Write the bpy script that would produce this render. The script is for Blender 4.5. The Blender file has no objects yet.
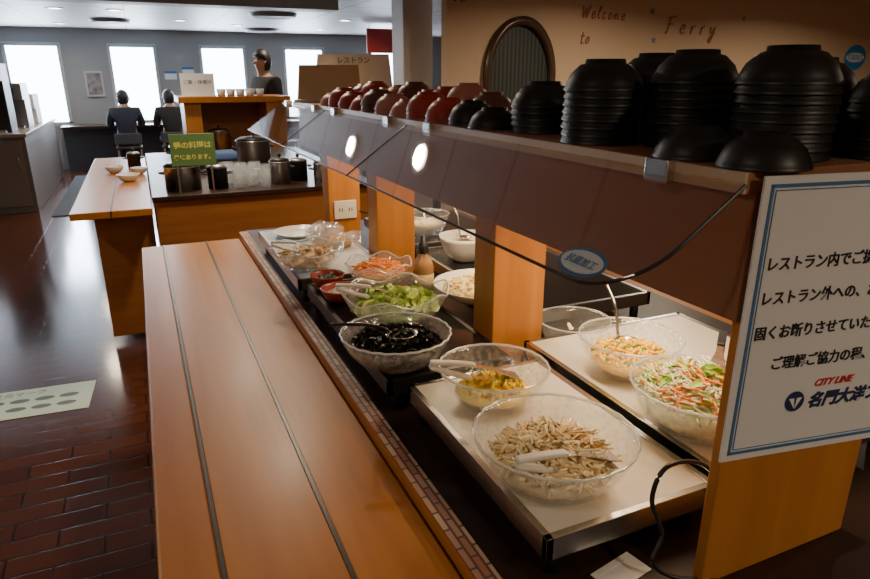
import bpy, bmesh, math, random
from mathutils import Vector, Matrix, Euler
R=random.Random(7)
SC=bpy.context.scene
COL=SC.collection
# ---------------------------------------------------------------- materials
MC={}
def _new(name):
    m=bpy.data.materials.new(name); m.use_nodes=True
    nt=m.node_tree
    return m,nt,nt.nodes["Principled BSDF"]
def plain(name,col,rough=.5,metal=0,bump=0,bscale=60,var=0,vscale=8,spec=None,emis=None,es=0,coat=0,trans=0):
    if name in MC: return MC[name]
    m,nt,b=_new(name)
    b.inputs['Base Color'].default_value=(*col,1); b.inputs['Roughness'].default_value=rough; b.inputs['Metallic'].default_value=metal
    if spec is not None: b.inputs['Specular IOR Level'].default_value=spec
    if coat: b.inputs['Coat Weight'].default_value=coat; b.inputs['Coat Roughness'].default_value=.1
    if trans: b.inputs['Transmission Weight'].default_value=trans
    if emis: b.inputs['Emission Color'].default_value=(*emis,1); b.inputs['Emission Strength'].default_value=es
    tc=nt.nodes.new('ShaderNodeTexCoord')
    if var:
        n=nt.nodes.new('ShaderNodeTexNoise'); n.inputs['Scale'].default_value=vscale; n.inputs['Detail'].default_value=4
        nt.links.new(tc.outputs['Object'],n.inputs['Vector'])
        r=nt.nodes.new('ShaderNodeValToRGB')
        r.color_ramp.elements[0].position=.3; r.color_ramp.elements[1].position=.7
        r.color_ramp.elements[0].color=(*[c*(1-var) for c in col],1); r.color_ramp.elements[1].color=(*[min(1,c*(1+var)) for c in col],1)
        nt.links.new(n.outputs['Fac'],r.inputs['Fac']); nt.links.new(r.outputs['Color'],b.inputs['Base Color'])
    if bump:
        n=nt.nodes.new('ShaderNodeTexNoise'); n.inputs['Scale'].default_value=bscale
        nt.links.new(tc.outputs['Object'],n.inputs['Vector'])
        bp=nt.nodes.new('ShaderNodeBump'); bp.inputs['Strength'].default_value=bump; bp.inputs['Distance'].default_value=.01
        nt.links.new(n.outputs['Fac'],bp.inputs['Height']); nt.links.new(bp.outputs['Normal'],b.inputs['Normal'])
    MC[name]=m; return m
def wood(name,c1,c2,rough=.35,stretch=(9,.7,9),scale=2.2,coat=.05,spec=.3):
    if name in MC: return MC[name]
    m,nt,b=_new(name)
    tc=nt.nodes.new('ShaderNodeTexCoord'); mp=nt.nodes.new('ShaderNodeMapping'); mp.inputs['Scale'].default_value=stretch
    n=nt.nodes.new('ShaderNodeTexNoise'); n.inputs['Scale'].default_value=scale; n.inputs['Detail'].default_value=6; n.inputs['Distortion'].default_value=.6
    r=nt.nodes.new('ShaderNodeValToRGB'); r.color_ramp.elements[0].position=.32; r.color_ramp.elements[1].position=.68
    r.color_ramp.elements[0].color=(*c1,1); r.color_ramp.elements[1].color=(*c2,1)
    nt.links.new(tc.outputs['Object'],mp.inputs['Vector']); nt.links.new(mp.outputs['Vector'],n.inputs['Vector'])
    nt.links.new(n.outputs['Fac'],r.inputs['Fac']); nt.links.new(r.outputs['Color'],b.inputs['Base Color'])
    b.inputs['Roughness'].default_value=rough; b.inputs['Coat Weight'].default_value=coat; b.inputs['Coat Roughness'].default_value=.2
    b.inputs['Specular IOR Level'].default_value=spec
    MC[name]=m; return m
def brick(name,c1,c2,mortar,scale,bw,bh,rough,msize=.01,rot=0,offset=.5,bump=.3):
    if name in MC: return MC[name]
    m,nt,b=_new(name)
    tc=nt.nodes.new('ShaderNodeTexCoord'); mp=nt.nodes.new('ShaderNodeMapping')
    if rot: mp.inputs['Rotation'].default_value=(0,0,rot)
    br=nt.nodes.new('ShaderNodeTexBrick'); br.offset=offset
    br.inputs['Color1'].default_value=(*c1,1); br.inputs['Color2'].default_value=(*c2,1); br.inputs['Mortar'].default_value=(*mortar,1)
    br.inputs['Scale'].default_value=scale; br.inputs['Brick Width'].default_value=bw; br.inputs['Row Height'].default_value=bh; br.inputs['Mortar Size'].default_value=msize
    nt.links.new(tc.outputs['Object'],mp.inputs['Vector']); nt.links.new(mp.outputs['Vector'],br.inputs['Vector'])
    nt.links.new(br.outputs['Color'],b.inputs['Base Color'])
    bp=nt.nodes.new('ShaderNodeBump'); bp.inputs['Strength'].default_value=bump; bp.inputs['Distance'].default_value=.003; bp.invert=True
    nt.links.new(br.outputs['Fac'],bp.inputs['Height']); nt.links.new(bp.outputs['Normal'],b.inputs['Normal'])
    b.inputs['Roughness'].default_value=rough
    MC[name]=m; return m
def sheet(name,tint,gloss=.04,diff=0,dcol=(.9,.95,1),rough=.02,wave=0,edge=.5):
    """thin clear sheet: transparent + facing-based gloss + some frost"""
    if name in MC: return MC[name]
    m=bpy.data.materials.new(name); m.use_nodes=True; nt=m.node_tree
    for n in list(nt.nodes): nt.nodes.remove(n)
    out=nt.nodes.new('ShaderNodeOutputMaterial'); tr=nt.nodes.new('ShaderNodeBsdfTransparent'); tr.inputs['Color'].default_value=(*tint,1)
    gl=nt.nodes.new('ShaderNodeBsdfGlossy'); gl.inputs['Roughness'].default_value=rough; gl.inputs['Color'].default_value=(1,1,1,1)
    lw=nt.nodes.new('ShaderNodeLayerWeight')
    pw=nt.nodes.new('ShaderNodeMath'); pw.operation='POWER'; pw.inputs[1].default_value=3.5
    nt.links.new(lw.outputs['Facing'],pw.inputs[0])
    ad=nt.nodes.new('ShaderNodeMath'); ad.operation='MULTIPLY_ADD'; ad.inputs[1].default_value=edge; ad.inputs[2].default_value=gloss; ad.use_clamp=True
    nt.links.new(pw.outputs[0],ad.inputs[0])
    base=tr
    if diff:
        df=nt.nodes.new('ShaderNodeBsdfDiffuse'); df.inputs['Color'].default_value=(*dcol,1)
        tl=nt.nodes.new('ShaderNodeBsdfTranslucent'); tl.inputs['Color'].default_value=(*dcol,1)
        m1=nt.nodes.new('ShaderNodeMixShader'); m1.inputs[0].default_value=.5
        nt.links.new(df.outputs[0],m1.inputs[1]); nt.links.new(tl.outputs[0],m1.inputs[2])
        m2=nt.nodes.new('ShaderNodeMixShader'); m2.inputs[0].default_value=diff
        nt.links.new(tr.outputs[0],m2.inputs[1]); nt.links.new(m1.outputs[0],m2.inputs[2]); base=m2
        if wave:
            tc=nt.nodes.new('ShaderNodeTexCoord'); vo=nt.nodes.new('ShaderNodeTexVoronoi'); vo.inputs['Scale'].default_value=wave
            nt.links.new(tc.outputs['Object'],vo.inputs['Vector'])
            mr=nt.nodes.new('ShaderNodeMapRange'); mr.inputs['From Max'].default_value=.6; mr.inputs['To Min'].default_value=diff*2.0; mr.inputs['To Max'].default_value=diff*.4
            nt.links.new(vo.outputs['Distance'],mr.inputs['Value']); nt.links.new(mr.outputs['Result'],m2.inputs[0])
            bp=nt.nodes.new('ShaderNodeBump'); bp.inputs['Strength'].default_value=.35; bp.inputs['Distance'].default_value=.003
            nt.links.new(vo.outputs['Distance'],bp.inputs['Height']); nt.links.new(bp.outputs['Normal'],gl.inputs['Normal'])
    mx=nt.nodes.new('ShaderNodeMixShader'); nt.links.new(ad.outputs[0],mx.inputs[0]); nt.links.new(base.outputs[0],mx.inputs[1]); nt.links.new(gl.outputs[0],mx.inputs[2])
    nt.links.new(mx.outputs[0],out.inputs['Surface'])
    MC[name]=m; return m
def glow(name,col,s):
    return plain(name,(0,0,0),.5,emis=col,es=s)

OAK=wood('oak_laminate',(.37,.125,.014),(.45,.165,.022),.38,(9,.6,9))
OAKV=wood('oak_vertical',(.44,.165,.030),(.54,.22,.045),.4,(9,9,.6))
OAKX=wood('oak_cross',(.27,.098,.024),(.34,.13,.034),.4,(.6,9,9))
BROWN=wood('brown_fascia',(.31,.135,.065),(.36,.165,.085),.4,(9,.6,9))
DARKW=wood('dark_wood',(.022,.010,.007),(.034,.016,.010),.4,(9,.6,9))
EDGE=plain('shelf_edge',(.60,.44,.30),.4)
GROOVE=plain('groove_strip',(.05,.04,.03),.35,.4)
STEEL=plain('steel',(.62,.62,.62),.25,1,.05,30)
STEELD=plain('steel_dull',(.42,.42,.43),.35,1)
MARBLE=plain('white_panel',(.74,.69,.61),.3,var=.05,vscale=14)
BLACKG=plain('black_glass',(.012,.012,.013),.12)
BLACK=plain('black_plastic',(.012,.012,.013),.4)
LACQ=plain('black_lacquer',(.010,.010,.010),.42)
REDL=plain('red_lacquer',(.42,.045,.022),.38)
BRNL=plain('brown_lacquer',(.16,.055,.04),.38)
PINKL=plain('rose_lacquer',(.52,.20,.14),.4)
WHITE=plain('white_ceramic',(.8,.79,.76),.2)
WPL=plain('white_plastic',(.75,.73,.68),.4)
CREAM=plain('cream_board',(.70,.52,.30),.6,var=.05)
GLASSB=sheet('bowl_glass',(.98,.99,.99),.03,.14,(.97,.98,1),.08,wave=85,edge=.35)
GLASSP=sheet('bowl_glass_plain',(.98,.99,.99),.03,.11,(.97,.98,1),.05,edge=.35)
GUARD=sheet('sneeze_guard_acrylic',(.93,.91,.90),.045,0,rough=.015,edge=.5)
PANE=sheet('window_pane',(.97,.98,1),.0)
# ---------------------------------------------------------------- helpers
def tag(o,label,cat,group=None,kind=None):
    o["label"]=label; o["category"]=cat
    if group:o["group"]=group
    if kind:o["kind"]=kind
    return o
def struct(o): o["kind"]="structure"; return o
def link(o,parent=None,loc=(0,0,0),rot=(0,0,0)):
    COL.objects.link(o); o.location=loc; o.rotation_euler=rot
    if parent is not None: o.parent=parent
    return o
def empty(name,loc=(0,0,0),rot=(0,0,0),parent=None):
    e=bpy.data.objects.new(name,None); e.empty_display_size=.05
    return link(e,parent,loc,rot)
def mesh_obj(name,verts,faces,mats,parent=None,loc=(0,0,0),rot=(0,0,0),smooth=False,fm=None):
    me=bpy.data.meshes.new(name); me.from_pydata([tuple(v) for v in verts],[],faces)
    if not isinstance(mats,(list,tuple)): mats=[mats]
    for m in mats: me.materials.append(m)
    if fm:
        for p,i in zip(me.polygons,fm): p.material_index=i
    if smooth:
        for p in me.polygons:p.use_smooth=True
    bm=bmesh.new(); bm.from_mesh(me); bmesh.ops.recalc_face_normals(bm,faces=bm.faces); bm.to_mesh(me); bm.free()
    return link(bpy.data.objects.new(name,me),parent,loc,rot)
def box(name,x0,x1,y0,y1,z0,z1,mat,parent=None,bev=.003,loc=(0,0,0),rot=(0,0,0)):
    v=[(x,y,z) for x in(x0,x1) for y in(y0,y1) for z in(z0,z1)]
    f=[(0,1,3,2),(4,6,7,5),(0,4,5,1),(2,3,7,6),(0,2,6,4),(1,5,7,3)]
    o=mesh_obj(name,v,f,mat,parent,loc,rot)
    if bev:
        md=o.modifiers.new('bevel','BEVEL'); md.width=bev; md.segments=2; md.limit_method='ANGLE'
    return o
def multibox(name,boxes,mat,parent=None,loc=(0,0,0),rot=(0,0,0),bev=0):
    V=[];F=[]
    for (x0,x1,y0,y1,z0,z1) in boxes:
        b=len(V); V+=[(x,y,z) for x in(x0,x1) for y in(y0,y1) for z in(z0,z1)]
        F+=[tuple(b+i for i in q) for q in [(0,1,3,2),(4,6,7,5),(0,4,5,1),(2,3,7,6),(0,2,6,4),(1,5,7,3)]]
    o=mesh_obj(name,V,F,mat,parent,loc,rot)
    if bev:
        md=o.modifiers.new('bevel','BEVEL'); md.width=bev; md.segments=2
    return o
def lathe(name,prof,mat,parent=None,loc=(0,0,0),rot=(0,0,0),seg=48,mod=0,nm=24,sx=1,sy=1,wavez=0,nw=6,smooth=True):
    V=[];F=[];rings=[]
    rmax=max(p[0] for p in prof)
    for (r,z) in prof:
        if r<1e-6: rings.append([len(V)]); V.append((0,0,z)); continue
        ring=[]
        for i in range(seg):
            t=2*math.pi*i/seg; w=(r/rmax)**2
            rr=r*(1+mod*w*math.cos(nm*t)); zz=z+wavez*w*w*math.cos(nw*t)
            ring.append(len(V)); V.append((rr*math.cos(t)*sx,rr*math.sin(t)*sy,zz))
        rings.append(ring)
    for a,b in zip(rings,rings[1:]):
        for i in range(seg):
            j=(i+1)%seg
            if len(a)==1 and len(b)==1: break
            if len(a)==1: F.append((a[0],b[i],b[j]))
            elif len(b)==1: F.append((a[i],b[0],a[j]))
            else: F.append((a[i],b[i],b[j],a[j]))
    return mesh_obj(name,V,F,mat,parent,loc,rot,smooth)
def tubev(V,F,pts,r,n=6,taper=None):
    pts=[Vector(p) for p in pts]; base=len(V)
    for i,p in enumerate(pts):
        d=(pts[min(i+1,len(pts)-1)]-pts[max(i-1,0)]).normalized()
        up=Vector((0,0,1)) if abs(d.z)<.9 else Vector((1,0,0))
        a=d.cross(up).normalized(); b=d.cross(a)
        rr=r if not taper else r*taper[i]
        for k in range(n):
            t=2*math.pi*k/n; V.append(p+a*math.cos(t)*rr+b*math.sin(t)*rr)
    m=len(pts)
    for i in range(m-1):
        for k in range(n):
            k2=(k+1)%n; F.append((base+i*n+k,base+i*n+k2,base+(i+1)*n+k2,base+(i+1)*n+k))
    F.append(tuple(base+k for k in range(n))); F.append(tuple(base+(m-1)*n+k for k in range(n)))
def catmull(pts,n=8):
    P=[Vector(p) for p in pts]; P=[P[0]*2-P[1]]+P+[P[-1]*2-P[-2]]; out=[]
    for i in range(1,len(P)-2):
        for k in range(n):
            t=k/n; a,b,c,d=P[i-1],P[i],P[i+1],P[i+2]
            out.append(.5*((2*b)+(c-a)*t+(2*a-5*b+4*c-d)*t*t+(3*b-a-3*c+d)*t**3))
    out.append(P[-2]); return out
def tube(name,pts,r,mat,parent=None,loc=(0,0,0),rot=(0,0,0),n=8,smooth_pts=True):
    V=[];F=[]; tubev(V,F,catmull(pts) if smooth_pts and len(pts)>2 else pts,r,n)
    return mesh_obj(name,V,F,mat,parent,loc,rot,True)
def text(name,s,size,mat,parent=None,loc=(0,0,0),rot=(0,0,0),shear=0,ext=.0004,align='LEFT',off=0,sx=1):
    c=bpy.data.curves.new('txt','FONT'); c.body=s; c.size=size; c.extrude=ext; c.shear=shear; c.align_x=align; c.offset=off
    c.resolution_u=3
    o=bpy.data.objects.new('txt_tmp',c); COL.objects.link(o)
    bpy.context.view_layer.update()
    dg=bpy.context.evaluated_depsgraph_get()
    me=bpy.data.meshes.new_from_object(o.evaluated_get(dg)); me.name=name
    bpy.data.objects.remove(o); bpy.data.curves.remove(c)
    me.materials.clear(); me.materials.append(mat)
    for p in me.polygons: p.material_index=0
    for v in me.vertices: v.co.x*=sx
    return link(bpy.data.objects.new(name,me),parent,loc,rot)
def copy_thing(o,loc,rotz=None,parent=None):
    c=o.copy(); COL.objects.link(c); c.location=loc
    if rotz is not None: c.rotation_euler[2]=rotz
    def rec(src,dst):
        for ch in src.children:
            k=ch.copy(); COL.objects.link(k); k.parent=dst; rec(ch,k)
    rec(o,c); return c
class Acc:
    def __init__(s): s.V=[];s.F=[];s.M=[]
    def _m(s,mi):
        while len(s.M)<len(s.F): s.M.append(mi)
    def strand(s,p,L,r,mi,bend=.5,tilt=.4,n=4,seg=4):
        a=R.uniform(0,6.28); el=R.uniform(-tilt,tilt); d=Vector((math.cos(a)*math.cos(el),math.sin(a)*math.cos(el),math.sin(el)))
        side=Vector((-math.sin(a),math.cos(a),R.uniform(-.5,.5)))
        p=Vector(p); k=R.uniform(-bend,bend); pts=[]
        for i in range(seg+1):
            t=i/seg-.5; pts.append(p+d*L*t+side*L*k*(t*t*2))
        tubev(s.V,s.F,pts,r,n); s._m(mi)
    def blob(s,p,rx,ry,rz,mi,jit=.15,lv=1):
        bm=bmesh.new(); bmesh.ops.create_icosphere(bm,subdivisions=lv,radius=1); M=Euler((R.uniform(0,6),R.uniform(0,6),R.uniform(0,6))).to_matrix(); b=len(s.V)
        bm.verts.ensure_lookup_table()
        for v in bm.verts:
            q=Vector((v.co.x*rx,v.co.y*ry,v.co.z*rz))*(1+R.uniform(-jit,jit)); s.V.append(M@q+Vector(p))
        for f in bm.faces: s.F.append(tuple(b+v.index for v in f.verts))
        bm.free(); s._m(mi)
    def leaf(s,p,L,W,mi,curl=.3,n=6):
        M=Euler((R.uniform(-.6,.6),R.uniform(-.6,.6),R.uniform(0,6.28))).to_matrix(); b=len(s.V); ph=R.uniform(0,6)
        for i in range(n+1):
            for j in range(n+1):
                u=i/n-.5; v=j/n-.5; w=W*math.sqrt(max(.05,1-(2*u)**2*.85))
                z=curl*L*(v*v*1.2-u*u*.8)+.09*L*math.sin(9*v+ph+6*u)*abs(v)*2+.05*L*math.sin(14*u+ph)
                s.V.append(M@Vector((u*L,v*w,z))+Vector(p))
        for i in range(n):
            for j in range(n):
                a=b+i*(n+1)+j; s.F.append((a,a+1,a+n+2,a+n+1))
        s._m(mi)
    def mound(s,prof,mi,jit=.002,seg=28,sx=1,sy=1):
        b=len(s.V); rings=[]
        for (r,z) in prof:
            if r<1e-6: rings.append([len(s.V)]); s.V.append(Vector((0,0,z))); continue
            g=[]
            for i in range(seg):
                t=6.28318*i/seg; g.append(len(s.V)); s.V.append(Vector((r*math.cos(t)*sx+R.uniform(-jit,jit),r*math.sin(t)*sy+R.uniform(-jit,jit),z+R.uniform(-jit,jit))))
            rings.append(g)
        for a,c in zip(rings,rings[1:]):
            for i in range(seg):
                j=(i+1)%seg
                if len(a)==1: s.F.append((a[0],c[i],c[j]))
                elif len(c)==1: s.F.append((a[i],c[0],a[j]))
                else: s.F.append((a[i],c[i],c[j],a[j]))
        s._m(mi)
    def build(s,name,mats,loc,label,cat='food',smooth=True,rot=0):
        o=mesh_obj(name,s.V,s.F,mats,None,loc,(0,0,rot),smooth,s.M); tag(o,label,cat,kind="stuff"); return o
# ---------------------------------------------------------------- camera
th=math.atan(213/640); ph=math.radians(24.1195)
cam=bpy.data.cameras.new('camera'); cam.lens=640/870*36; cam.sensor_width=36; cam.clip_start=.02; cam.clip_end=100
co=bpy.data.objects.new('camera',cam); COL.objects.link(co); co.location=(0,0,1.55); co.rotation_euler=(math.pi/2-th,0,-ph); SC.camera=co
# ---------------------------------------------------------------- room shell
CEIL=2.32
FLOOR=brick('floor_tiles',(.098,.029,.013),(.070,.021,.010),(.025,.010,.006),1,.30,.10,.14,.005,0,.5,.2)
WALLW=plain('warm_wallpaper',(.62,.46,.31),.7,bump=.15,bscale=120)
WALLC=plain('cool_wall',(.29,.30,.31),.6)
CEILM=brick('ceiling_panels',(.50,.51,.51),(.46,.47,.47),(.18,.19,.2),1,1.2,.6,.5,.012,0,0,.3)
struct(box('floor',-4,8.2,-2.5,13.3,-.05,0,FLOOR,bev=0))
struct(box('ceiling',-4,8.2,-2.5,13.3,CEIL,CEIL+.05,CEILM,bev=0))
struct(box('wall_west',-4.05,-4,-2.5,13.3,0,CEIL,WALLC,bev=0))
struct(box('wall_east',8.2,8.25,-2.5,13.3,0,CEIL,WALLW,bev=0))
struct(box('wall_south',-4,8.2,-2.55,-2.5,0,CEIL,WALLW,bev=0))
wins=[(-3.4,-2.65),(-1.86,-1.08),(-.32,.40),(1.17,1.93),(2.68,3.42),(4.40,5.14)]
bx=[(-4,8.2,13,13.15,0,.78),(-4,8.2,13,13.15,2.06,CEIL)]
xs=[-4]+[a for w in wins for a in w]+[8.2]
for i in range(0,len(xs),2): bx.append((xs[i],xs[i+1],13,13.15,.78,2.06))
struct(multibox('wall_north',bx,WALLC))
FRM=plain('window_frame',(.45,.48,.52),.4)
for i,(a,b) in enumerate(wins):
    w=empty('window_%d'%(i+1),((a+b)/2,13.0,.78)); struct(w)
    hw=(b-a)/2; H=1.28
    multibox('window_frame',[(-hw-.03,hw+.03,-.03,.0,-.03,.03),(-hw-.03,hw+.03,-.03,0,H-.03,H+.03),(-hw-.03,-hw+.02,-.03,0,0,H),(hw-.02,hw+.03,-.03,0,0,H)],FRM,w)
    box('window_glass',-hw,hw,.05,.056,0,H,PANE,w,0)
    ld=bpy.data.lights.new('daylight','AREA'); ld.shape='RECTANGLE'; ld.size=hw*2; ld.size_y=H; ld.energy=80; ld.color=(.76,.88,1)
    lo=bpy.data.objects.new('daylight',ld); link(lo,None,((a+b)/2,13.30,.78+H/2),(-math.pi/2,0,0))
struct(box('wall_partition',2.11,8.2,4.5,4.6,0,CEIL,WALLW,bev=0))
struct(box('trim_1',2.10,8.2,4.485,4.5,0,.12,DARKW,bev=0))
PIL=plain('pillar_paint',(.40,.35,.31),.6)
struct(box('wall_pillar',1.87,2.11,4.75,5.0,0,CEIL,PIL,bev=.01))
struct(box('trim_2',-4,2.1,7.2,7.5,2.22,CEIL,WALLC,bev=.01))
w=bpy.data.worlds.new('world'); SC.world=w; w.use_nodes=True
w.node_tree.nodes['Background'].inputs[0].default_value=(.78,.90,1,1); w.node_tree.nodes['Background'].inputs[1].default_value=16.0
# ---------------------------------------------------------------- ceiling lamps
LAMP=glow('lamp_glow',(1,.90,.74),25)
K=2.9
def downlight(x,y,p,col=(1,.81,.58),r=.075):
    e=empty('ceiling_downlight',(x,y,CEIL)); tag(e,"round recessed ceiling downlight with white trim ring","ceiling lamp","recessed ceiling downlights")
    lathe('trim_ring',[(r*1.35,0),(r*1.35,-.008),(r,-.012),(r,0)],WPL,e,seg=24)
    lathe('lamp_lens',[(0,-.006),(r,-.006)],LAMP,e,seg=24)
    ld=bpy.data.lights.new('lamp_light','AREA'); ld.shape='DISK'; ld.size=.13; ld.energy=p*K; ld.color=col; ld.spread=2.8
    lo=bpy.data.objects.new('lamp_light',ld); link(lo,e,(0,0,-.02))
for (x,y,p) in [(-.74,9.32,4.5),(.70,8.43,4.5),(-.91,11.9,3),(2.88,9.6,4.5),(.72,10.57,3.5),(.07,6.6,5),(3.03,11.6,3),(1.6,11.2,2.5),(-.1,9.3,2.5),(1.7,7.9,3),(.56,3.35,6.5),(.50,4.6,6.5),(-1.6,3.2,4),(3.1,3.2,9),(5.2,3.0,11),(4.2,.9,8),(-1.2,.3,3.5),(1.2,-1.2,7),(4.6,9,4)]:
    downlight(x,y,p)
for (x,y,r) in [(1.75,9.0,.28),(-.2,10.8,.25),(2.1,11.9,.28)]:
    o=lathe('ceiling_vent',[(0,-.035),(r*.35,-.04),(r*.4,-.02),(r*.65,-.045),(r*.7,-.02),(r,-.05),(r*1.08,0)],plain('vent',(.16,.18,.2),.5),None,(x,y,CEIL),seg=32)
    tag(o,"round dark ceiling air diffuser with concentric rings","air vent","ceiling air diffusers")
# ---------------------------------------------------------------- main buffet counter
e=empty('buffet_counter',(0.385,-.4,0)); tag(e,"long wooden buffet counter with dark recessed deck","counter")
box('counter_body',0,1.10,0,3.42,0,.84,OAKV,e,.004)
box('counter_deck',0,1.10,0,3.42,.84,.87,DARKW,e,.002)
e=empty('tray_rail',(-.062,-.4,.85)); tag(e,"wooden tray rail of three boards beside the buffet","tray rail")
box('rail_board',0,.088,0,3.36,-.04,0,OAK,e,.006)
box('rail_board',.092,.262,0,3.36,-.04,0,OAK,e,.003)
box('rail_board',.266,.408,0,3.36,-.04,0,OAK,e,.003)
box('groove_strip',.0865,.0935,0,3.36,-.03,.0015,GROOVE,e,0)
box('groove_strip',.2605,.2675,0,3.36,-.03,.0015,GROOVE,e,0)
for y in (.3,1.3,2.3,3.2): mesh_obj('bracket',[(.05,y-.015,-.04),(.42,y-.015,-.04),(.42,y-.015,-.35),(.05,y+.015,-.04),(.42,y+.015,-.04),(.42,y+.015,-.35)],[(0,1,2),(3,5,4),(0,3,4,1),(1,4,5,2),(0,2,5,3)],OAKV,e)
BRK=brick('brick_tape',(.32,.12,.07),(.48,.33,.24),(.10,.04,.028),1,.045,.0135,.5,.0022,math.pi/2,.5,.3)
e=empty('counter_lip',(.348,-.4,.85)); tag(e,"raised wooden edging with a brick-pattern strip on top","counter edging")
box('lip_board',0,.036,0,3.36,0,.028,OAK,e,.002)
box('brick_strip',.001,.035,0,3.36,.028,.0295,BRK,e,0)
e=empty('tray_rail',(1.49,-.4,.85)); tag(e,"wooden tray rail on the far side of the buffet","tray rail")
box('rail_board',0,.17,0,3.36,-.04,0,OAK,e,.003); box('rail_board',.175,.35,0,3.36,-.04,0,OAK,e,.003); box('groove_strip',.169,.176,0,3.36,-.03,.0015,GROOVE,e,0)
# shelf
e=empty('overhead_shelf',(.60,.505,1.26)); tag(e,"long brown overhead shelf on wooden posts above the food","shelf")
box('shelf_board',.004,.56,0,2.30,.165,.19,BROWN,e,.002)
box('shelf_edging',0,.004,0,2.30,.166,.1895,EDGE,e,0)
box('fascia',.02,.04,0,2.30,.01,.165,BROWN,e,.002)
box('fascia',.52,.54,0,2.30,.01,.165,BROWN,e,.002)
box('end_fascia',.04,.52,0,.02,.01,.165,BROWN,e,.002)
box('end_fascia',.04,.52,2.28,2.30,.01,.165,BROWN,e,.002)
for (y,x0,x1,dp) in [(1.23,.10,.24,.10),(2.05,.10,.24,.10),(2.68,.10,.24,.10),(.505,.035,.33,.018)]:
    box('post',x0,x1,y-.505,y-.505+dp,-.39,.165 if dp>.05 else .01,OAKV,e,.003)
for y in (.90,1.62,2.36):
    o=empty('strip_lamp',(.92,y,1.40)); tag(o,"slim warm strip lamp fixed under the shelf","lamp","strip lamps under the shelf")
    box('lamp_housing',-.05,.05,-.22,.22,0,.024,WPL,o,.003)
    box('lamp_tube',-.02,.02,-.2,.2,-.012,0,glow('tube_glow',(1,.72,.42),6),o,.004)
    ld=bpy.data.lights.new('strip_light','AREA'); ld.shape='RECTANGLE'; ld.size=.1; ld.size_y=.4; ld.energy=5.2; ld.color=(1,.72,.42)
    lo=bpy.data.objects.new('strip_light',ld); link(lo,o,(-.06,0,-.02),(0,-.35,0))
# sneeze guards
P0=Vector((.598,0,1.435)); P1=Vector((.44,0,1.322))
def guard(y0,y1,round_near,P0,P1):
    d=(P1-P0); L=d.length; d.normalize(); n=Vector((0,1,0)).cross(d).normalized()*.005
    pts=[(0,y0),(0,y1),(L,y1)]
    if round_near:
        r=.09
        for k in range(11):
            t=k/10*math.pi/2; pts.append((L-r+r*math.cos(t),y0+r-r*math.sin(t)))
    else: pts.append((L,y0))
    V=[P0+d*a+Vector((0,b,0)) for a,b in pts]; m=len(V); V+= [v+n for v in V]
    F=[tuple(range(m)),tuple(range(m,2*m))]+[(i,(i+1)%m,m+(i+1)%m,m+i) for i in range(m)]
    g=empty('sneeze_guard',(P0.x,(y0+y1)/2,P0.z)); off=Vector(g.location)
    mesh_obj('guard_panel',[v-off for v in V],F,GUARD,g)
    V=[];F=[]; tubev(V,F,[P0+d*a+Vector((0,b,0))-off+n*.5 for a,b in pts[2:]+([pts[0]])],.0022,6)
    mesh_obj('guard_rim',V,F,plain('guard_edge',(.03,.035,.05),.15),g)
    for y in (y0+.13,y1-.13):
        box('guard_clip',-.012,.014,y-.02-off.y,y+.02-off.y,-.012,.017,STEEL,g,.002)
    return g
for k,(a,b) in enumerate([(.50,1.49),(1.50,2.27),(2.28,3.02)]):
    tag(guard(a,b,k==0,P0,P1),"clear tinted acrylic sneeze guard clipped to the shelf edge","sneeze guard","sneeze guards along the shelf")
for k,(a,b) in enumerate([(.52,1.49),(1.50,2.27),(2.28,2.80)]):
    tag(guard(a,b,False,Vector((1.162,0,1.435)),Vector((1.32,0,1.322))),"clear tinted acrylic sneeze guard clipped to the shelf edge","sneeze guard","sneeze guards along the shelf")
d=(P1-P0).normalized(); nrm=Vector((-.582,0,.813))
M=Matrix((Vector((0,-1,0)),-d,nrm)).transposed()
ang=M.to_euler()
st=empty('oval_sticker',P0+(P1-P0)*.86+Vector((0,.60,0))+nrm*.002,ang); tag(st,"oval blue and white hygiene sticker on the acrylic","sticker")
def oval(name,rx,ry,mat,z,par,th=.0005): return lathe(name,[(0,z),(1,z),(1,z+th),(0,z+th)],mat,par,seg=40,sx=rx,sy=ry,smooth=False)
BLU=plain('sticker_blue',(.03,.17,.42),.4); SWH=plain('sticker_white',(.72,.80,.85),.4)
oval('sticker_base',.042,.022,BLU,0,st); oval('sticker_face',.037,.017,SWH,.0006,st)
text('lettering','抗菌加工',.014,BLU,st,(0,-.005,.0014),align='CENTER')
# ---------------------------------------------------------------- sign at the shelf end
SY=math.atan2(-.04,.24)
sg=empty('notice_board',(.614,.493,1.087),(0,0,SY)); tag(sg,"white laminated notice with blue border and Japanese text","sign")
PAPER=plain('paper',(.74,.75,.77),.35); INK=plain('ink',(.012,.014,.02),.5); BORD=plain('border_blue',(.06,.17,.36),.5); REDI=plain('ink_red',(.55,.03,.02),.5); NAVY=plain('ink_navy',(.015,.03,.10),.5)
W,Hh=.43,.36
box('board',0,W,-.003,0,0,Hh,PAPER,sg,0)
multibox('border',[(.009,W-.009,-.0038,-.003,.009,.013),(.009,W-.009,-.0038,-.003,Hh-.013,Hh-.009),(.009,.013,-.0038,-.003,.009,Hh-.009),(W-.013,W-.009,-.0038,-.003,.009,Hh-.009),
 (.0155,W-.0155,-.0038,-.003,.0155,.0165),(.0155,W-.0155,-.0038,-.003,Hh-.0165,Hh-.0155),(.0155,.0165,-.0038,-.003,.0155,Hh-.0155),(W-.0165,W-.0155,-.0038,-.003,.0155,Hh-.0155)],BORD,sg)
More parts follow.
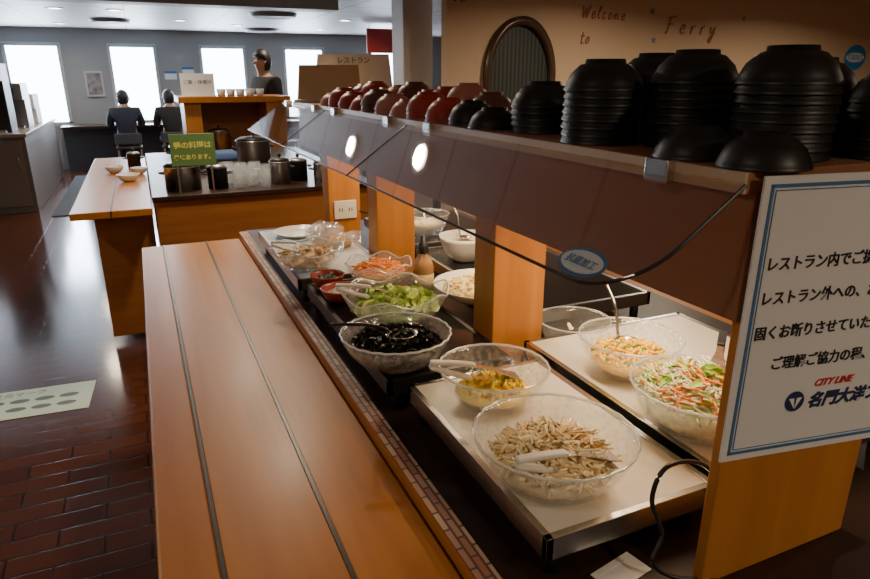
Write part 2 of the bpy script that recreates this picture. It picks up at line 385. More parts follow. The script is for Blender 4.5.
for s,x,z in [("レストラン内でご提供している",.019,.252),("レストラン外への、お持ち出しは",.019,.210),("固くお断りさせていただきます",.019,.166),("ご理解ご協力の程、お願いします",.050,.124)]:
    text('lettering',s,.0185,INK,sg,(x,-.0036,z),(math.pi/2,0,0),off=.0003,sx=.93)
text('lettering',"CITY LINE",.013,REDI,sg,(.122,-.0036,.092),(math.pi/2,0,0),shear=.4,off=.0004)
text('lettering',"名門大洋フェリー",.022,NAVY,sg,(.118,-.0036,.064),(math.pi/2,0,0),shear=.25,off=.0009)
em=lathe('emblem',[(0,0),(.014,0),(.014,.0006),(0,.0006)],NAVY,sg,(.097,-.0036,.074),(math.pi/2,0,0),seg=32,smooth=False)
mesh_obj('emblem_mark',[(.087,-.0046,.079),(.095,-.0046,.079),(.097,-.0046,.064),(.099,-.0046,.079),(.107,-.0046,.079),(.0975,-.0046,.063)],[(0,1,2),(3,4,5)],PAPER,sg)
# ---------------------------------------------------------------- cold plates
def plate(x0,x1,y0,y1,mat,label,frame=STEEL,zt=.95):
    e=empty('chilled_plate',((x0+x1)/2,(y0+y1)/2,.87)); tag(e,label,"serving plate")
    a=(x1-x0)/2;b=(y1-y0)/2; h=zt-.87
    multibox('frame',[(-a,a,-b,-b+.012,h-.035,h+.002),(-a,a,b-.012,b,h-.035,h+.002),(-a,-a+.012,-b,b,h-.035,h+.002),(a-.012,a,-b,b,h-.035,h+.002)],frame,e,bev=.001)
    box('plate_surface',-a+.012,a-.012,-b+.012,b-.012,h-.03,h,mat,e,0)
    for sx in(-1,1):
        for sy in(-1,1):
            lathe('foot',[(0,0),(.012,0),(.012,h-.035),(0,h-.035)],BLACK,e,(sx*(a-.03),sy*(b-.03),0),seg=16)
plate(.432,.745,.592,1.10,MARBLE,"steel-framed chilled plate with pale marble surface")
plate(.40,.695,1.13,1.85,BLACKG,"black glass-topped chilled plate under the salads",BLACK)
plate(.385,.695,1.90,2.62,plain('pale_liner',(.55,.62,.66),.4),"pale blue-white serving plate at the counter end",STEELD)
plate(.77,1.25,.61,1.20,MARBLE,"steel-framed chilled plate behind the posts")
plate(.86,1.30,1.36,2.1,BLACKG,"black glass-topped plate under the macaroni dish",STEELD)
plate(.86,1.30,2.16,2.7,BLACKG,"black glass-topped plate at the counter end",STEELD)
# ---------------------------------------------------------------- bowls
def bprof(Rr,H,t=.0035,foot=.45):
    o=[(0,0),(foot*Rr,0),(foot*Rr+.003,.004),(.70*Rr,.22*H),(.86*Rr,.52*H),(.96*Rr,.85*H),(Rr,H)]
    i=[(Rr-t,H),(.96*Rr-t,.85*H),(.86*Rr-t,.52*H+.001),(.70*Rr-t*.8,.22*H+.003),(foot*Rr,.007),(0,.007)]
    return o+i
RIM=sheet('bowl_rim_glass',(.9,.95,.97),.15,.55,(.95,.98,1),.05,edge=.5)
def gbowl(x,y,Rr,H,mat,label,z=.952,mod=0,wz=0,sx=1,sy=1,rot=0,name='glass_bowl',nm=24,nw=6):
    o=lathe(name,bprof(Rr,H),mat,None,(x,y,z),(0,0,rot),seg=96,mod=mod,nm=nm,sx=sx,sy=sy,wavez=wz,nw=nw); tag(o,label,"bowl")
    if name=='glass_bowl':
        V=[];F=[];n=96
        for i in range(n):
            t=2*math.pi*i/n; rr=(Rr-.0015)*(1+mod*math.cos(nm*t)); c=Vector((rr*math.cos(t)*sx,rr*math.sin(t)*sy,H+wz*math.cos(nw*t))); rd=Vector((math.cos(t),math.sin(t),0))
            for k in range(6):
                a=k*math.pi/3; V.append(c+rd*math.cos(a)*.0024+Vector((0,0,math.sin(a)*.0024)))
        for i in range(n):
            for k in range(6): F.append((i*6+k,i*6+(k+1)%6,((i+1)%n)*6+(k+1)%6,((i+1)%n)*6+k))
        mesh_obj('rim',V,F,RIM,o,smooth=True)
    return o
gbowl(.515,.705,.125,.085,GLASSB,"large ribbed glass bowl holding bean sprouts",mod=.008)
gbowl(.556,.968,.106,.075,GLASSB,"ribbed glass bowl with yellow pickles",mod=.008)
gbowl(.447,1.205,.120,.075,GLASSB,"ribbed glass bowl full of dark seaweed",mod=.012)
gbowl(.541,1.45,.132,.08,GLASSP,"wavy-edged oval glass bowl with lettuce",wz=.010,sx=1.05,sy=.92,mod=.03,nm=6)
gbowl(.600,1.755,.100,.07,GLASSP,"wavy glass bowl of shredded orange salad",wz=.008)
gbowl(.445,2.02,.120,.07,GLASSP,"shallow glass bowl with pale fried slices",wz=.006)
gbowl(.878,.962,.107,.085,GLASSB,"ribbed glass bowl with sweetcorn",mod=.008)
gbowl(.838,.730,.122,.09,GLASSB,"large ribbed glass bowl of mixed cabbage salad",mod=.008)
gbowl(.965,1.27,.095,.08,GLASSP,"plain glass bowl standing behind a post",z=.872)
gbowl(.98,2.27,.09,.09,GLASSP,"clear glass bowl with pale dressing")
RB=plain('red_bowl',(.30,.035,.02),.25,coat=.4)
gbowl(.452,1.795,.052,.04,RB,"small red-brown bowl with dark pickles",name='small_bowl')
gbowl(.452,1.655,.056,.04,RB,"small red-brown bowl with pale sauce",name='small_bowl')
gbowl(.828,1.52,.14,.045,WHITE,"shallow white oval dish of macaroni salad",name='serving_dish')
gbowl(.964,1.90,.09,.085,WHITE,"white ceramic bowl with serving spoon",name='white_bowl')
# ---------------------------------------------------------------- food
def fill(A,Rr,H,lvl,top,mi,foot=.42,sx=1,sy=1,jit=.002):
    rl=(.70+.26*min(1,(lvl-.22)/.6))*Rr-.008
    A.mound([(0,.009),(foot*Rr,.009),(.66*Rr,.24*H+.004),(rl,lvl*H),(rl*.8,lvl*H+top*.45),(rl*.45,lvl*H+top*.85),(0,lvl*H+top)],mi,jit,sx=sx,sy=sy)
    return rl
def spot(rl,H,lvl,top,sx=1,sy=1,mx=.95):
    a=R.uniform(0,6.283); q=math.sqrt(R.random())*mx; r=q*rl
    return (r*math.cos(a)*sx,r*math.sin(a)*sy,lvl*H+top*max(0,1-q*q)+R.uniform(-.001,.006))
SPR=plain('sprout',(.86,.64,.32),.45); SPR2=plain('sprout_pale',(.93,.80,.50),.45); SPB=plain('sprout_brown',(.34,.17,.06),.5)
A=Acc(); rl=fill(A,.125,.085,.45,.03,1)
for i in range(430): A.strand(spot(rl,.085,.45,.034),R.uniform(.022,.045),.0023,R.choice([0,1,1]),.6,.5)
for i in range(110): A.blob(spot(rl,.085,.45,.040),.003,.003,.003,2)
A.build('bean_sprouts',[SPR,SPR2,SPB],(.515,.705,.952),"heap of pale bean sprouts with brown bits")
YEL=plain('pickle_yellow',(.88,.62,.02),.35); YEL2=plain('pickle_green',(.62,.56,.04),.35)
A=Acc(); rl=fill(A,.106,.075,.35,.012,0)
for i in range(110): A.blob(spot(rl,.075,.35,.02,mx=.8),.009,.005,.003,R.choice([0,0,1]),.2)
A.build('yellow_pickles',[YEL,YEL2],(.556,.968,.952),"chopped yellow pickles in a small heap")
SW=plain('seaweed',(.010,.010,.008),.25); SW2=plain('seaweed_green',(.025,.025,.012),.3)
A=Acc(); rl=fill(A,.12,.075,.6,.018,0)
for i in range(300): A.leaf(spot(rl,.075,.6,.022),.024,.012,R.choice([0,0,1]),.8,3)
A.build('seaweed_salad',[SW,SW2],(.447,1.205,.952),"glossy black seaweed pieces")
LG=plain('lettuce',(.38,.58,.08),.45,var=.25,vscale=30); LG2=plain('lettuce_pale',(.70,.84,.28),.45,var=.15,vscale=30)
A=Acc(); rl=fill(A,.132,.08,.45,.015,0,sy=.9)
for i in range(85): A.leaf(spot(rl,.08,.48,.03),.055,.045,R.choice([0,1,1,1]),.4,6)
A.build('lettuce_leaves',[LG,LG2],(.541,1.45,.952),"torn pale green lettuce leaves")
ORG=plain('carrot',(.92,.24,.015),.4); ORG2=plain('carrot_pale',(.90,.52,.20),.4)
A=Acc(); rl=fill(A,.10,.07,.6,.02,1)
for i in range(260): A.strand(spot(rl,.07,.6,.026),R.uniform(.02,.04),.0019,R.choice([0,0,1]),.6,.5)
A.build('carrot_salad',[ORG,ORG2],(.600,1.755,.952),"shredded orange carrot salad")
BEI=plain('fried_slice',(.72,.48,.22),.5,var=.2,vscale=50); BEI2=plain('fried_slice_pale',(.86,.70,.44),.5)
A=Acc(); rl=fill(A,.12,.07,.5,.012,1)
for i in range(80): A.leaf(spot(rl,.07,.5,.022),.04,.028,R.choice([0,1]),.3,3)
A.build('fried_slices',[BEI,BEI2],(.445,2.02,.952),"pale fried vegetable slices")
COR=plain('corn',(.95,.56,.003),.35); PEA=plain('pea',(.13,.32,.02),.4)
A=Acc(); rl=fill(A,.107,.085,.50,.012,0)
for i in range(430): A.blob(spot(rl,.085,.51,.018),.0052,.0042,.0036,0 if R.random()<.85 else 1,.1)
A.build('sweetcorn',[COR,PEA],(.878,.962,.952),"sweetcorn kernels with a few green peas")
CAB=plain('cabbage',(.86,.86,.60),.45); CABG=plain('cabbage_green',(.33,.54,.08),.45)
A=Acc(); rl=fill(A,.122,.09,.72,.024,0)
for i in range(460): A.strand(spot(rl,.09,.72,.036),R.uniform(.025,.05),.0020,R.choice([0,0,0,0,0,1]),.6,.5)
for i in range(75): A.strand(spot(rl,.09,.74,.042),R.uniform(.02,.04),.0022,2,.5,.4)
for i in range(34): A.leaf(spot(rl,.09,.74,.042),.038,.014,1,.3,3)
A.build('cabbage_salad',[CAB,CABG,ORG],(.838,.730,.952),"shredded cabbage with carrot and green strips")
MAC=plain('macaroni',(.88,.72,.34),.4)
A=Acc(); rl=.115; A.mound([(0,.009),(.06,.009),(.10,.02),(.115,.03),(.06,.045),(0,.05)],0)
for i in range(170): A.strand(spot(rl,.045,.6,.024),.014,.0032,0,.9,.4,6)
A.build('macaroni_salad',[MAC],(.828,1.52,.952),"creamy yellow macaroni salad")
for (x,y,c,nm,lb) in [(.452,1.795,(.03,.02,.012),'dark_pickles',"dark chopped pickles"),(.452,1.655,(.66,.60,.50),'white_sauce',"pale creamy sauce"),(.98,2.27,(.7,.6,.42),'dressing',"pale creamy dressing"),(.964,1.90,(.5,.42,.3),'potato_salad',"pale potato salad")]:
    A=Acc(); rr=.045 if x<.5 else .07; z0=.02 if x<.5 else .05
    A.mound([(0,z0-.012),(rr*.7,z0-.012),(rr*.92,z0+.004),(rr*.5,z0+.01),(0,z0+.013)],0,.0012)
    for i in range(40): A.blob((R.uniform(-rr*.55,rr*.55),R.uniform(-rr*.55,rr*.55),z0+.010),.006,.005,.003,0)
    A.build(nm,[plain(nm,c,.4)],(x,y,.952),lb+" in a small bowl")
# ---------------------------------------------------------------- utensils
def tongs(p_tail,p_tip,label,grip=WPL,w0=.0075):
    p_tail=Vector(p_tail); p_tip=Vector(p_tip); d=p_tip-p_tail; L=d.length; d.normalize()
    e=empty('serving_tongs',p_tail,d.to_track_quat('X','Z').to_euler()); tag(e,label,"tongs","serving tongs in the salad bowls")
    for s in(-1,1):
        V=[];F=[]
        N=10
        for i in range(N+1):
            t=i/N; x=t*L; z=s*(.003+.009*math.sin(math.pi*min(1,t*1.1)*.9)); w=.006 if t<.6 else .006+.010*(t-.6)/.4
            for (yy,zz) in ((-w,-.0008),(w,-.0008),(w,.0008),(-w,.0008)): V.append((x,yy,z+zz))
        for i in range(N):
            for k in range(4): F.append((i*4+k,i*4+(k+1)%4,(i+1)*4+(k+1)%4,(i+1)*4+k))
        F+= [(0,1,2,3),(N*4,N*4+1,N*4+2,N*4+3)]
        mesh_obj('tong_arm',V,F,STEEL,e,smooth=False)
        V=[];F=[]; N=8
        for i in range(N+1):
            t=i/N*.5; x=t*L-.004; z=s*(.004+.009*math.sin(math.pi*min(1,t*1.1)*.9)); w=w0
            for (yy,zz) in ((-w,-.004),(w,-.004),(w,.004),(-w,.004)): V.append((x,yy,z+zz))
        for i in range(N):
            for k in range(4): F.append((i*4+k,i*4+(k+1)%4,(i+1)*4+(k+1)%4,(i+1)*4+k))
        F+= [(0,1,2,3),(N*4,N*4+1,N*4+2,N*4+3)]
        g=mesh_obj('grip',V,F,grip,e); md=g.modifiers.new('b','BEVEL'); md.width=.003; md.segments=2
    return e
tongs((.425,.662,1.034),(.585,.650,1.004),"tongs with white grips resting in the bean sprouts")
tongs((.435,.985,1.045),(.600,.955,.998),"tongs with white grips lying across the pickle bowl")
tongs((.395,1.475,1.055),(.56,1.44,1.015),"tongs with white grips in the lettuce")
tongs((.335,2.02,1.045),(.49,2.00,1.010),"tongs with white grips over the fried slices")
tongs((.99,.83,1.07),(.88,.74,1.05),"steel tongs with dark grips in the cabbage salad",BLACK)
def ladle(tail,cup,rc,label,hm=STEEL):
    tail=Vector(tail); cup=Vector(cup); e=empty('serving_ladle',cup); tag(e,label,"ladle")
    lathe('ladle_cup',[(0,-rc*.55),(rc*.5,-rc*.45),(rc*.85,-rc*.2),(rc,0),(rc*.93,0),(rc*.8,-rc*.16),(rc*.45,-rc*.38),(0,-rc*.47)],STEEL,e,seg=24,sx=1.2)
    v=tail-cup; h=Vector((v.x,v.y,0)).normalized()
    tube('handle',[h*rc*1.02,h*rc*1.2+Vector((0,0,.012)),v*.55+Vector((0,0,.008)),v],.0035,hm,e)
ladle((.31,1.235,1.055),(.455,1.19,1.028),.03,"steel ladle with dark handle resting on the seaweed",BLACK)
ladle((.885,1.06,1.12),(.885,.985,1.018),.022,"steel ladle standing in the sweetcorn bowl")
ladle((.95,1.98,1.14),(.964,1.91,1.03),.022,"steel spoon standing in a white bowl")
e=empty('dressing_bottle',(.735,1.73,.87)); tag(e,"squat dressing bottle with tan sauce and dark cap","bottle")
lathe('bottle_body',[(0,0),(.03,0),(.032,.01),(.032,.13),(.026,.15),(.014,.165),(.014,.178),(0,.178)],plain('tan_sauce',(.42,.24,.10),.2,coat=.5),e,seg=32)
lathe('cap',[(.016,.172),(.017,.175),(.016,.2),(.009,.205),(.006,.225),(0,.226)],BLACK,e,seg=24)
lathe('bottle_label',[(.0325,.05),(.0328,.05),(.0328,.11),(.0325,.11)],plain('label_ochre',(.55,.38,.15),.5),e,seg=32)
A=Acc(); 
for i in range(16): A.leaf((R.uniform(-.06,.06),R.uniform(-.05,.05),.03+R.uniform(0,.03)),.10,.08,0,.5,8)
A.mound([(0,0),(.07,0),(.075,.02),(.04,.04),(0,.045)],1)
o=A.build('wrapped_bread',[sheet('cling_film',(.95,.95,.95),.06,.2,(.9,.85,.85)),plain('bread',(.55,.38,.24),.6)],(.60,2.28,.952),"bread rolls wrapped loosely in clear film"); 
gbowl(.52,2.48,.10,.02,WHITE,"flat white serving dish at the counter end",name='flat_dish')
e=empty('wall_outlet',(.77,2.68,1.0)); tag(e,"white double power outlet on the wooden post","outlet")
box('outlet_plate',-.05,.05,-.01,0,-.04,.04,WPL,e,.003)
for s in(-1,1):
    for q in(-1,1): box('socket_slot',s*.022-.002+q*.006,s*.022+.002+q*.006,-.0105,-.0098,-.008,.008,BLACK,e,0)
c=tube('power_cable',[(.74,.575,.93),(.70,.572,1.0),(.653,.57,1.03),(.605,.57,1.03),(.588,.568,.985),(.598,.552,.937),(.577,.543,.905),(.60,.53,.882),(.64,.51,.876),(.70,.48,.875)],.0035,BLACK); tag(c,"looped black power cable beside the chilled plate","cable")
c=tube('power_cable',[(.50,.56,.875),(.54,.53,.875),(.58,.51,.875),(.55,.48,.875),(.48,.50,.875)],.003,BLACK); tag(c,"black cable coiled on the dark deck","cable")
c=tube('power_cable',[(.70,1.20,.876),(.73,1.15,.90),(.755,1.17,.93),(.757,1.10,.89),(.757,.95,.875)],.0035,BLACK); tag(c,"black cable between the chilled plates","cable")
c=tube('power_cable',[(.83,2.665,.99),(.88,2.6,.97),(.84,2.45,.90),(.80,2.3,.876)],.0035,BLACK); tag(c,"black cable hanging from the outlet","cable")
o=multibox('instruction_leaflet',[(-.04,.04,-.022,.022,0,.0015),(-.03,.03,.012,.017,.0015,.0022)],[WPL],None,(.55,.572,.8715),(0,0,.2)); tag(o,"small white leaflet lying on the dark deck","leaflet")
# ---------------------------------------------------------------- bowl stacks on shelf
def ubowl(name,mat,Rr=.062,H=.046):
    return lathe(name,[(Rr,0),(Rr,.0028),(.975*Rr,.0045),(.95*Rr,.22*H),(.83*Rr,.55*H),(.62*Rr,.82*H),(.50*Rr,.86*H),(.48*Rr,H),(.43*Rr,H),(.41*Rr,.90*H),(0,.88*H),(0,.82*H),(.55*Rr,.76*H),(.79*Rr,.50*H),(.91*Rr,.20*H),(.94*Rr,0),(Rr,0)],mat,seg=40)
protos={}
def put(mat,key,x,y,n,label,grp,sc=1,pitch=.0112,z=1.451):
    for i in range(n):
        if key not in protos:
            o=ubowl('soup_bowl',mat); protos[key]=o
        else:
            o=protos[key].copy(); COL.objects.link(o)
        o.location=(x+R.uniform(-.001,.001),y+R.uniform(-.001,.001),z+pitch*sc*i); o.scale=(sc,sc,sc); o.rotation_euler=(0,0,R.uniform(0,6))
        tag(o,label,"bowl",grp)
KL="black lacquer soup bowl stacked upside down on the shelf"
GR="black soup bowls stacked on the shelf"
for (x,y,n) in [(.668,.848,8),(.748,.742,9),(.752,.592,9),(.885,.53,7),(.80,.88,9),(.885,.66,8),(.70,1.06,5),(.80,1.17,4),(1.0,.60,6)]:
    put(LACQ,'k',x,y,n,KL,GR)
KL2="single black lacquer bowl turned upside down at the shelf edge"
for (x,y,n) in [(.656,.635,1),(.657,1.175,1),(.665,1.285,2)]:
    put(LACQ,'k',x,y,n,KL2,"single black bowls at the shelf edge",.87)
put(LACQ,'k',.655,.530,1,KL2,"single black bowls at the shelf edge",.84)
cols=[(REDL,'r','dark red'),(BRNL,'b','dark brown'),(PINKL,'p','rose brown'),(REDL,'r','dark red')]
y=1.40; k=0
while y<2.44:
    m,key,nm=cols[(k*3+k//3)%4]; put(m,key,.664,y,1+((k*7+1)%3),nm+" lacquer bowl upside down near the shelf edge","coloured lacquer bowls on the shelf",.92)
    m,key,nm=cols[(k+1)%4]; put(m,key,.79,y+.03,3+((k*5)%3),nm+" lacquer bowl in a stack set back on the shelf","coloured lacquer bowls on the shelf",.92)
    y+=.122; k+=1
e=empty('menu_holder',(.72,2.66,1.45),(0,0,-.35)); tag(e,"white menu stand with a blank cream card","menu stand")
box('stand_base',-.14,.14,-.03,.03,0,.012,WPL,e,.003)
mesh_obj('card',[(-.13,0,.012),(.13,0,.012),(.12,.03,.145),(-.12,.03,.145),(-.13,.004,.012),(.13,.004,.012),(.12,.034,.145),(-.12,.034,.145)],[(0,1,2,3),(4,7,6,5),(0,4,5,1),(1,5,6,2),(2,6,7,3),(3,7,4,0)],CREAM,e)
e=empty('counter_sign',(.84,2.66+.05,1.45),(0,0,-.35)); tag(e,"white board sign with small dark lettering","sign")
mesh_obj('sign_board',[(-.17,.04,0),(.17,.04,0),(.15,.05,.19),(-.15,.05,.19),(-.17,.046,0),(.17,.046,0),(.15,.056,.19),(-.15,.056,.19)],[(0,1,2,3),(4,7,6,5),(0,4,5,1),(1,5,6,2),(2,6,7,3),(3,7,4,0)],plain('white_board',(.9,.9,.88),.5),e)
text('lettering',"レストラン",.028,INK,e,(0,.045,.155),(math.pi/2-.05,0,0),align='CENTER')
# ---------------------------------------------------------------- floor sign, mat
e=empty('floor_marker',(-.67,3.44,.001),(0,0,-.06)); tag(e,"pale green queue marker on the floor with oval footprints","floor sign")
box('marker_sheet',-.27,.27,-.16,.16,0,.002,plain('marker_green',(.50,.62,.45),.4),e,0)
DG=plain('marker_dark',(.10,.12,.09),.5)
for i,x in enumerate((-.17,-.06,.05,.16)):
    for j in(-1,1): oval('footprint',.045,.022,DG,.0021,e).location=(x,.045*j-.02,0)
text('lettering',"足元マーク",.05,DG,e,(-.2,.09,.0022))
e=box('door_mat',-1.07,-.72,8.5,12.0,0,.012,plain('mat_fibre',(.05,.06,.075),.9,bump=.5,bscale=200),bev=.004); tag(e,"long dark grey-blue floor mat","mat")
# ---------------------------------------------------------------- second island
e=empty('serving_island',(.02,4.02,0)); tag(e,"wooden serving island holding soup pots and dispensers","counter")
box('island_body',0,1.35,0,2.4,0,.86,OAKX,e,.005); box('island_top',-.01,1.36,-.02,2.42,.86,.89,DARKW,e,.004)
e=empty('tray_rail',(-.41,3.88,.85)); tag(e,"wooden tray rail along the serving island","tray rail")
box('rail_board',0,.20,0,2.7,-.04,0,OAK,e,.004); box('rail_board',.204,.415,0,2.7,-.04,0,OAK,e,.004); box('groove_strip',.198,.206,0,2.7,-.03,.0015,GROOVE,e,0)
box('rail_support',.1,.41,.22,.25,-.81,-.04,OAKX,e,.003); box('rail_support',.1,.41,2.3,2.34,-.81,-.04,OAKX,e,.003)
def pot(x,y,r,h,label,mat=STEEL,z=.89,name='soup_pot'):
    e=empty(name,(x,y,z)); tag(e,label,"pot")
    lathe('pot_body',[(0,0),(r,0),(r,h*.8),(r*1.05,h*.82),(r*1.05,h*.85),(0,h*.85)],mat,e,seg=32)
    lathe('pot_lid',[(0,h*.86),(r*1.02,h*.86),(r*.8,h*.95),(0,h)],BLACK if mat is STEEL else STEELD,e,seg=32)
    lathe('lid_knob',[(0,h),(.008,h),(.014,h+.02),(0,h+.026)],BLACK,e,seg=16)
    for s in(-1,1): tube('pot_handle',[(s*r,-.03,h*.6),(s*(r+.025),-.02,h*.62),(s*(r+.025),.02,h*.62),(s*r,.03,h*.6)],.005,BLACK,e)
pot(.20,4.24,.105,.17,"wide steel soup warmer with black lid")
pot(.40,4.20,.06,.15,"black insulated jug with steel lid",BLACK)
pot(.79,4.22,.065,.17,"narrow steel warmer with black lid")
pot(.93,4.32,.06,.15,"black insulated jug with steel lid",BLACK)
pot(1.06,4.20,.055,.14,"small steel canister with black lid")
gp=None
for i,(x,y) in enumerate([(.52,4.16),(.60,4.20),(.55,4.27),(.64,4.29),(.48,4.34),(.68,4.14)]):
    for j in range(3):
        if gp is None: gp=lathe('drinking_glass',[(0,0),(.028,0),(.036,.08),(.034,.08),(.026,.004),(0,.004)],GLASSP,None,(x,y,.89),seg=24); o=gp
        else: o=gp.copy(); COL.objects.link(o); o.location=(x,y,.89+.03*j)
        tag(o,"clear drinking glass nested in a small stack","glass","stacked drinking glasses")
e=empty('menu_sign',(.265,4.06,.89),(0,0,0)); tag(e,"green sign card with yellow Japanese lettering on a stand","sign")
box('sign_plate',-.125,.125,0,.006,.16,.345,plain('sign_green',(.10,.19,.06),.5),e,.002)
box('sign_leg',-.1,-.09,.006,.012,0,.2,STEELD,e,0); box('sign_leg',.09,.10,.006,.012,0,.2,STEELD,e,0)
YT=plain('sign_yellow',(.65,.62,.12),.5)
text('lettering',"鴨の料理は",.042,YT,e,(-.105,-.0012,.265),(math.pi/2,0,0),off=.001); text('lettering',"奥にあります。",.032,YT,e,(-.11,-.0012,.20),(math.pi/2,0,0),off=.001)
for i,(x,y,s) in enumerate([(-.12,5.0,1),(-.05,5.35,.8),(-.22,5.5,.9)]):
    o=lathe('white_bowl',bprof(.075*s,.05),WHITE,None,(x,y,.851)); tag(o,"small white ceramic bowl on the tray rail","bowl","white bowls on the rail")
pot(-.08,5.75,.05,.13,"small black sauce canister on the rail",BLACK,.85)
pot(.3,5.2,.12,.2,"large steel rice warmer"); pot(.8,5.3,.13,.22,"large steel rice warmer")
o=box('towel',.40,.72,5.6,5.9,.89,.95,plain('towel_blue',(.10,.18,.38),.9,bump=.6),bev=.02); tag(o,"folded blue towel on the island","towel")
# rear station
e=empty('rear_station',(.42,7.0,0)); tag(e,"tall wooden service station with open shelf","counter")
box('station_top',-.05,1.05,-.05,.65,1.30,1.36,OAK,e,.006)
box('station_side',0,.16,0,.6,0,1.30,OAKV,e,.004); box('station_side',.80,1.0,0,.6,0,1.30,OAKV,e,.004)
box('station_back',.16,.80,.5,.6,0,1.30,OAKX,e,.0); box('station_shelf',.16,.80,.0,.5,.72,.76,OAK,e,0)
box('station_front',.16,.80,.0,.04,0,.72,OAKX,e,0)
up=None
for i in range(9):
    if up is None: up=lathe('tea_cup',[(0,0),(.03,0),(.042,.07),(.039,.07),(.028,.005),(0,.005)],WHITE,None,(.80,7.08,1.36),seg=20); o=up
    else: o=up.copy(); COL.objects.link(o); o.location=(.80+.095*(i%5),7.08+.1*(i//5),1.36)
    tag(o,"white tea cup on the wooden station","cup","tea cups on the station")
e=empty('paper_sign',(.58,7.1,1.36)); tag(e,"white paper sign in a clear stand","sign")
box('sign_sheet',-.16,.16,0,.006,.01,.22,PAPER,e,0); box('sign_foot',-.16,.16,-.04,.05,0,.01,WPL,e,0)
text('lettering',"ご飯・味噌汁",.045,INK,e,(0,-.0012,.12),(math.pi/2,0,0),align='CENTER')
pot(.75,7.25,.11,.28,"steel rice jar on the station shelf",STEELD,.76)
# left cabinets with machines
CABM=plain('cabinet_grey',(.12,.10,.09),.5)
e=empty('drinks_cabinet',(-2.86,8.9,0)); tag(e,"grey drinks cabinet with dark worktop","cabinet")
box('cabinet_body',0,1.62,0,3.2,0,.88,CABM,e,.004); box('cabinet_worktop',-.02,1.64,-.02,3.22,.88,.92,plain('worktop',(.25,.22,.19),.3),e,.004)
for i in range(3):
    dr=box('cabinet_door',.05+.52*i,.53+.52*i,-.016,0,.08,.84,plain('cab_door',(.15,.12,.10),.5),e,.003)
    tube('door_handle',[(.48+.52*i,-.02,.5),(.48+.52*i,-.045,.52),(.48+.52*i,-.045,.64),(.48+.52*i,-.02,.66)],.005,STEEL,dr)
for (x,y,h,m,lb) in [(-1.58,9.1,.78,BLACK,"black drinks machine with steel nozzle panel"),(-1.50,9.9,.55,STEELD,"grey metal drinks dispenser beside the machine"),(-1.5,10.8,.4,WPL,"small white drinks dispenser on the cabinet")]:
    e=empty('drinks_machine',(x,y,.92)); tag(e,lb,"drinks machine")
    box('machine_body',-.2,.2,0,.45,0,h,m,e,.01); box('drip_tray',-.16,.16,-.12,0,0,.04,STEEL,e,.003)
    box('machine_head',-.2,.2,-.12,0,h-.2,h,m,e,.01); lathe('nozzle',[(0,0),(.012,0),(.018,.05),(0,.05)],STEEL,e,(0,-.07,h-.25),seg=16)
    box('control_panel',-.12,.12,-.125,-.12,h-.15,h-.06,STEEL,e,.001)
# window counter
e=empty('window_counter',(-1.2,12.4,0)); tag(e,"long dark window-side dining counter","counter")
box('counter_top',0,6.2,0,.55,.72,.76,DARKW,e,.004); box('counter_panel',0,6.2,.3,.34,0,.72,plain('panel_dk',(.04,.045,.06),.6),e,0)
e=empty('framed_poster',(-.62,12.99,1.22)); tag(e,"small framed picture between the windows","picture")
box('frame',-.14,.14,-.02,0,0,.42,FRM,e,0); box('picture',-.11,.11,-.022,-.02,.03,.39,plain('pic',(.22,.2,.2),.6,var=.6,vscale=12),e,0)
for (x,z,hh,lb) in [(.62,1.5,.14,"white paper notice with a blue band"),(.92,1.45,.26,"tall white paper notice by the window"),(2.25,1.4,.3,"white notice sheet between two windows")]:
    e=empty('paper_notice',(x,12.99,z)); tag(e,lb,"notice","notices on the window wall"); box('sheet',-.1,.1,-.004,0,0,hh,PAPER,e,0); box('sheet_band',-.1,.1,-.006,-.004,hh-.04,hh,BLU,e,0)
e=empty('hanging_sign',(3.75,10.2,CEIL)); tag(e,"dark red sign panel hanging from the ceiling","sign")
box('sign_panel',-.35,.35,-.02,.02,-.42,-.06,plain('sign_red',(.34,.03,.03),.5),e,.004)
for s in(-.3,.3): lathe('hanger',[(0,-.06),(.006,-.06),(.006,0),(0,0)],STEELD,e,(s,0,0),seg=10)
def chair(x,y,rz,label="dark dining chair with low backrest"):
    e=empty('dining_chair',(x,y,0),(0,0,rz)); tag(e,label,"chair","dark dining chairs")
    box('seat',-.2,.2,-.2,.2,.42,.46,BLACK,e,.012); box('backrest',-.2,.2,-.21,-.18,.50,.68,plain('chair_back',(.04,.05,.07),.7),e,.015)
    for sx in(-1,1):
        for sy in(-1,1): box('leg',sx*.17-.012,sx*.17+.012,sy*.17-.012,sy*.17+.012,0,.42,STEELD,e,0)
        box('back_upright',sx*.17-.012,sx*.17+.012,-.205,-.185,.46,.56,STEELD,e,0)
    return e
c1=chair(-.20,11.9,0); 
for x in(.50,1.6,2.4,3.2): 
    copy_thing(c1,(x,11.9,0))
for (x,y) in [(3.0,9.4),(4.2,10.4),(2.4,8.3)]:
    e=empty('dining_table',(x,y,0)); tag(e,"square dark dining table with single pedestal","table","dining tables")
    box('table_top',-.4,.4,-.4,.4,.70,.74,DARKW,e,.006); lathe('pedestal',[(0,0),(.22,0),(.22,.02),(.04,.05),(.035,.70),(0,.70)],BLACK,e,seg=24)
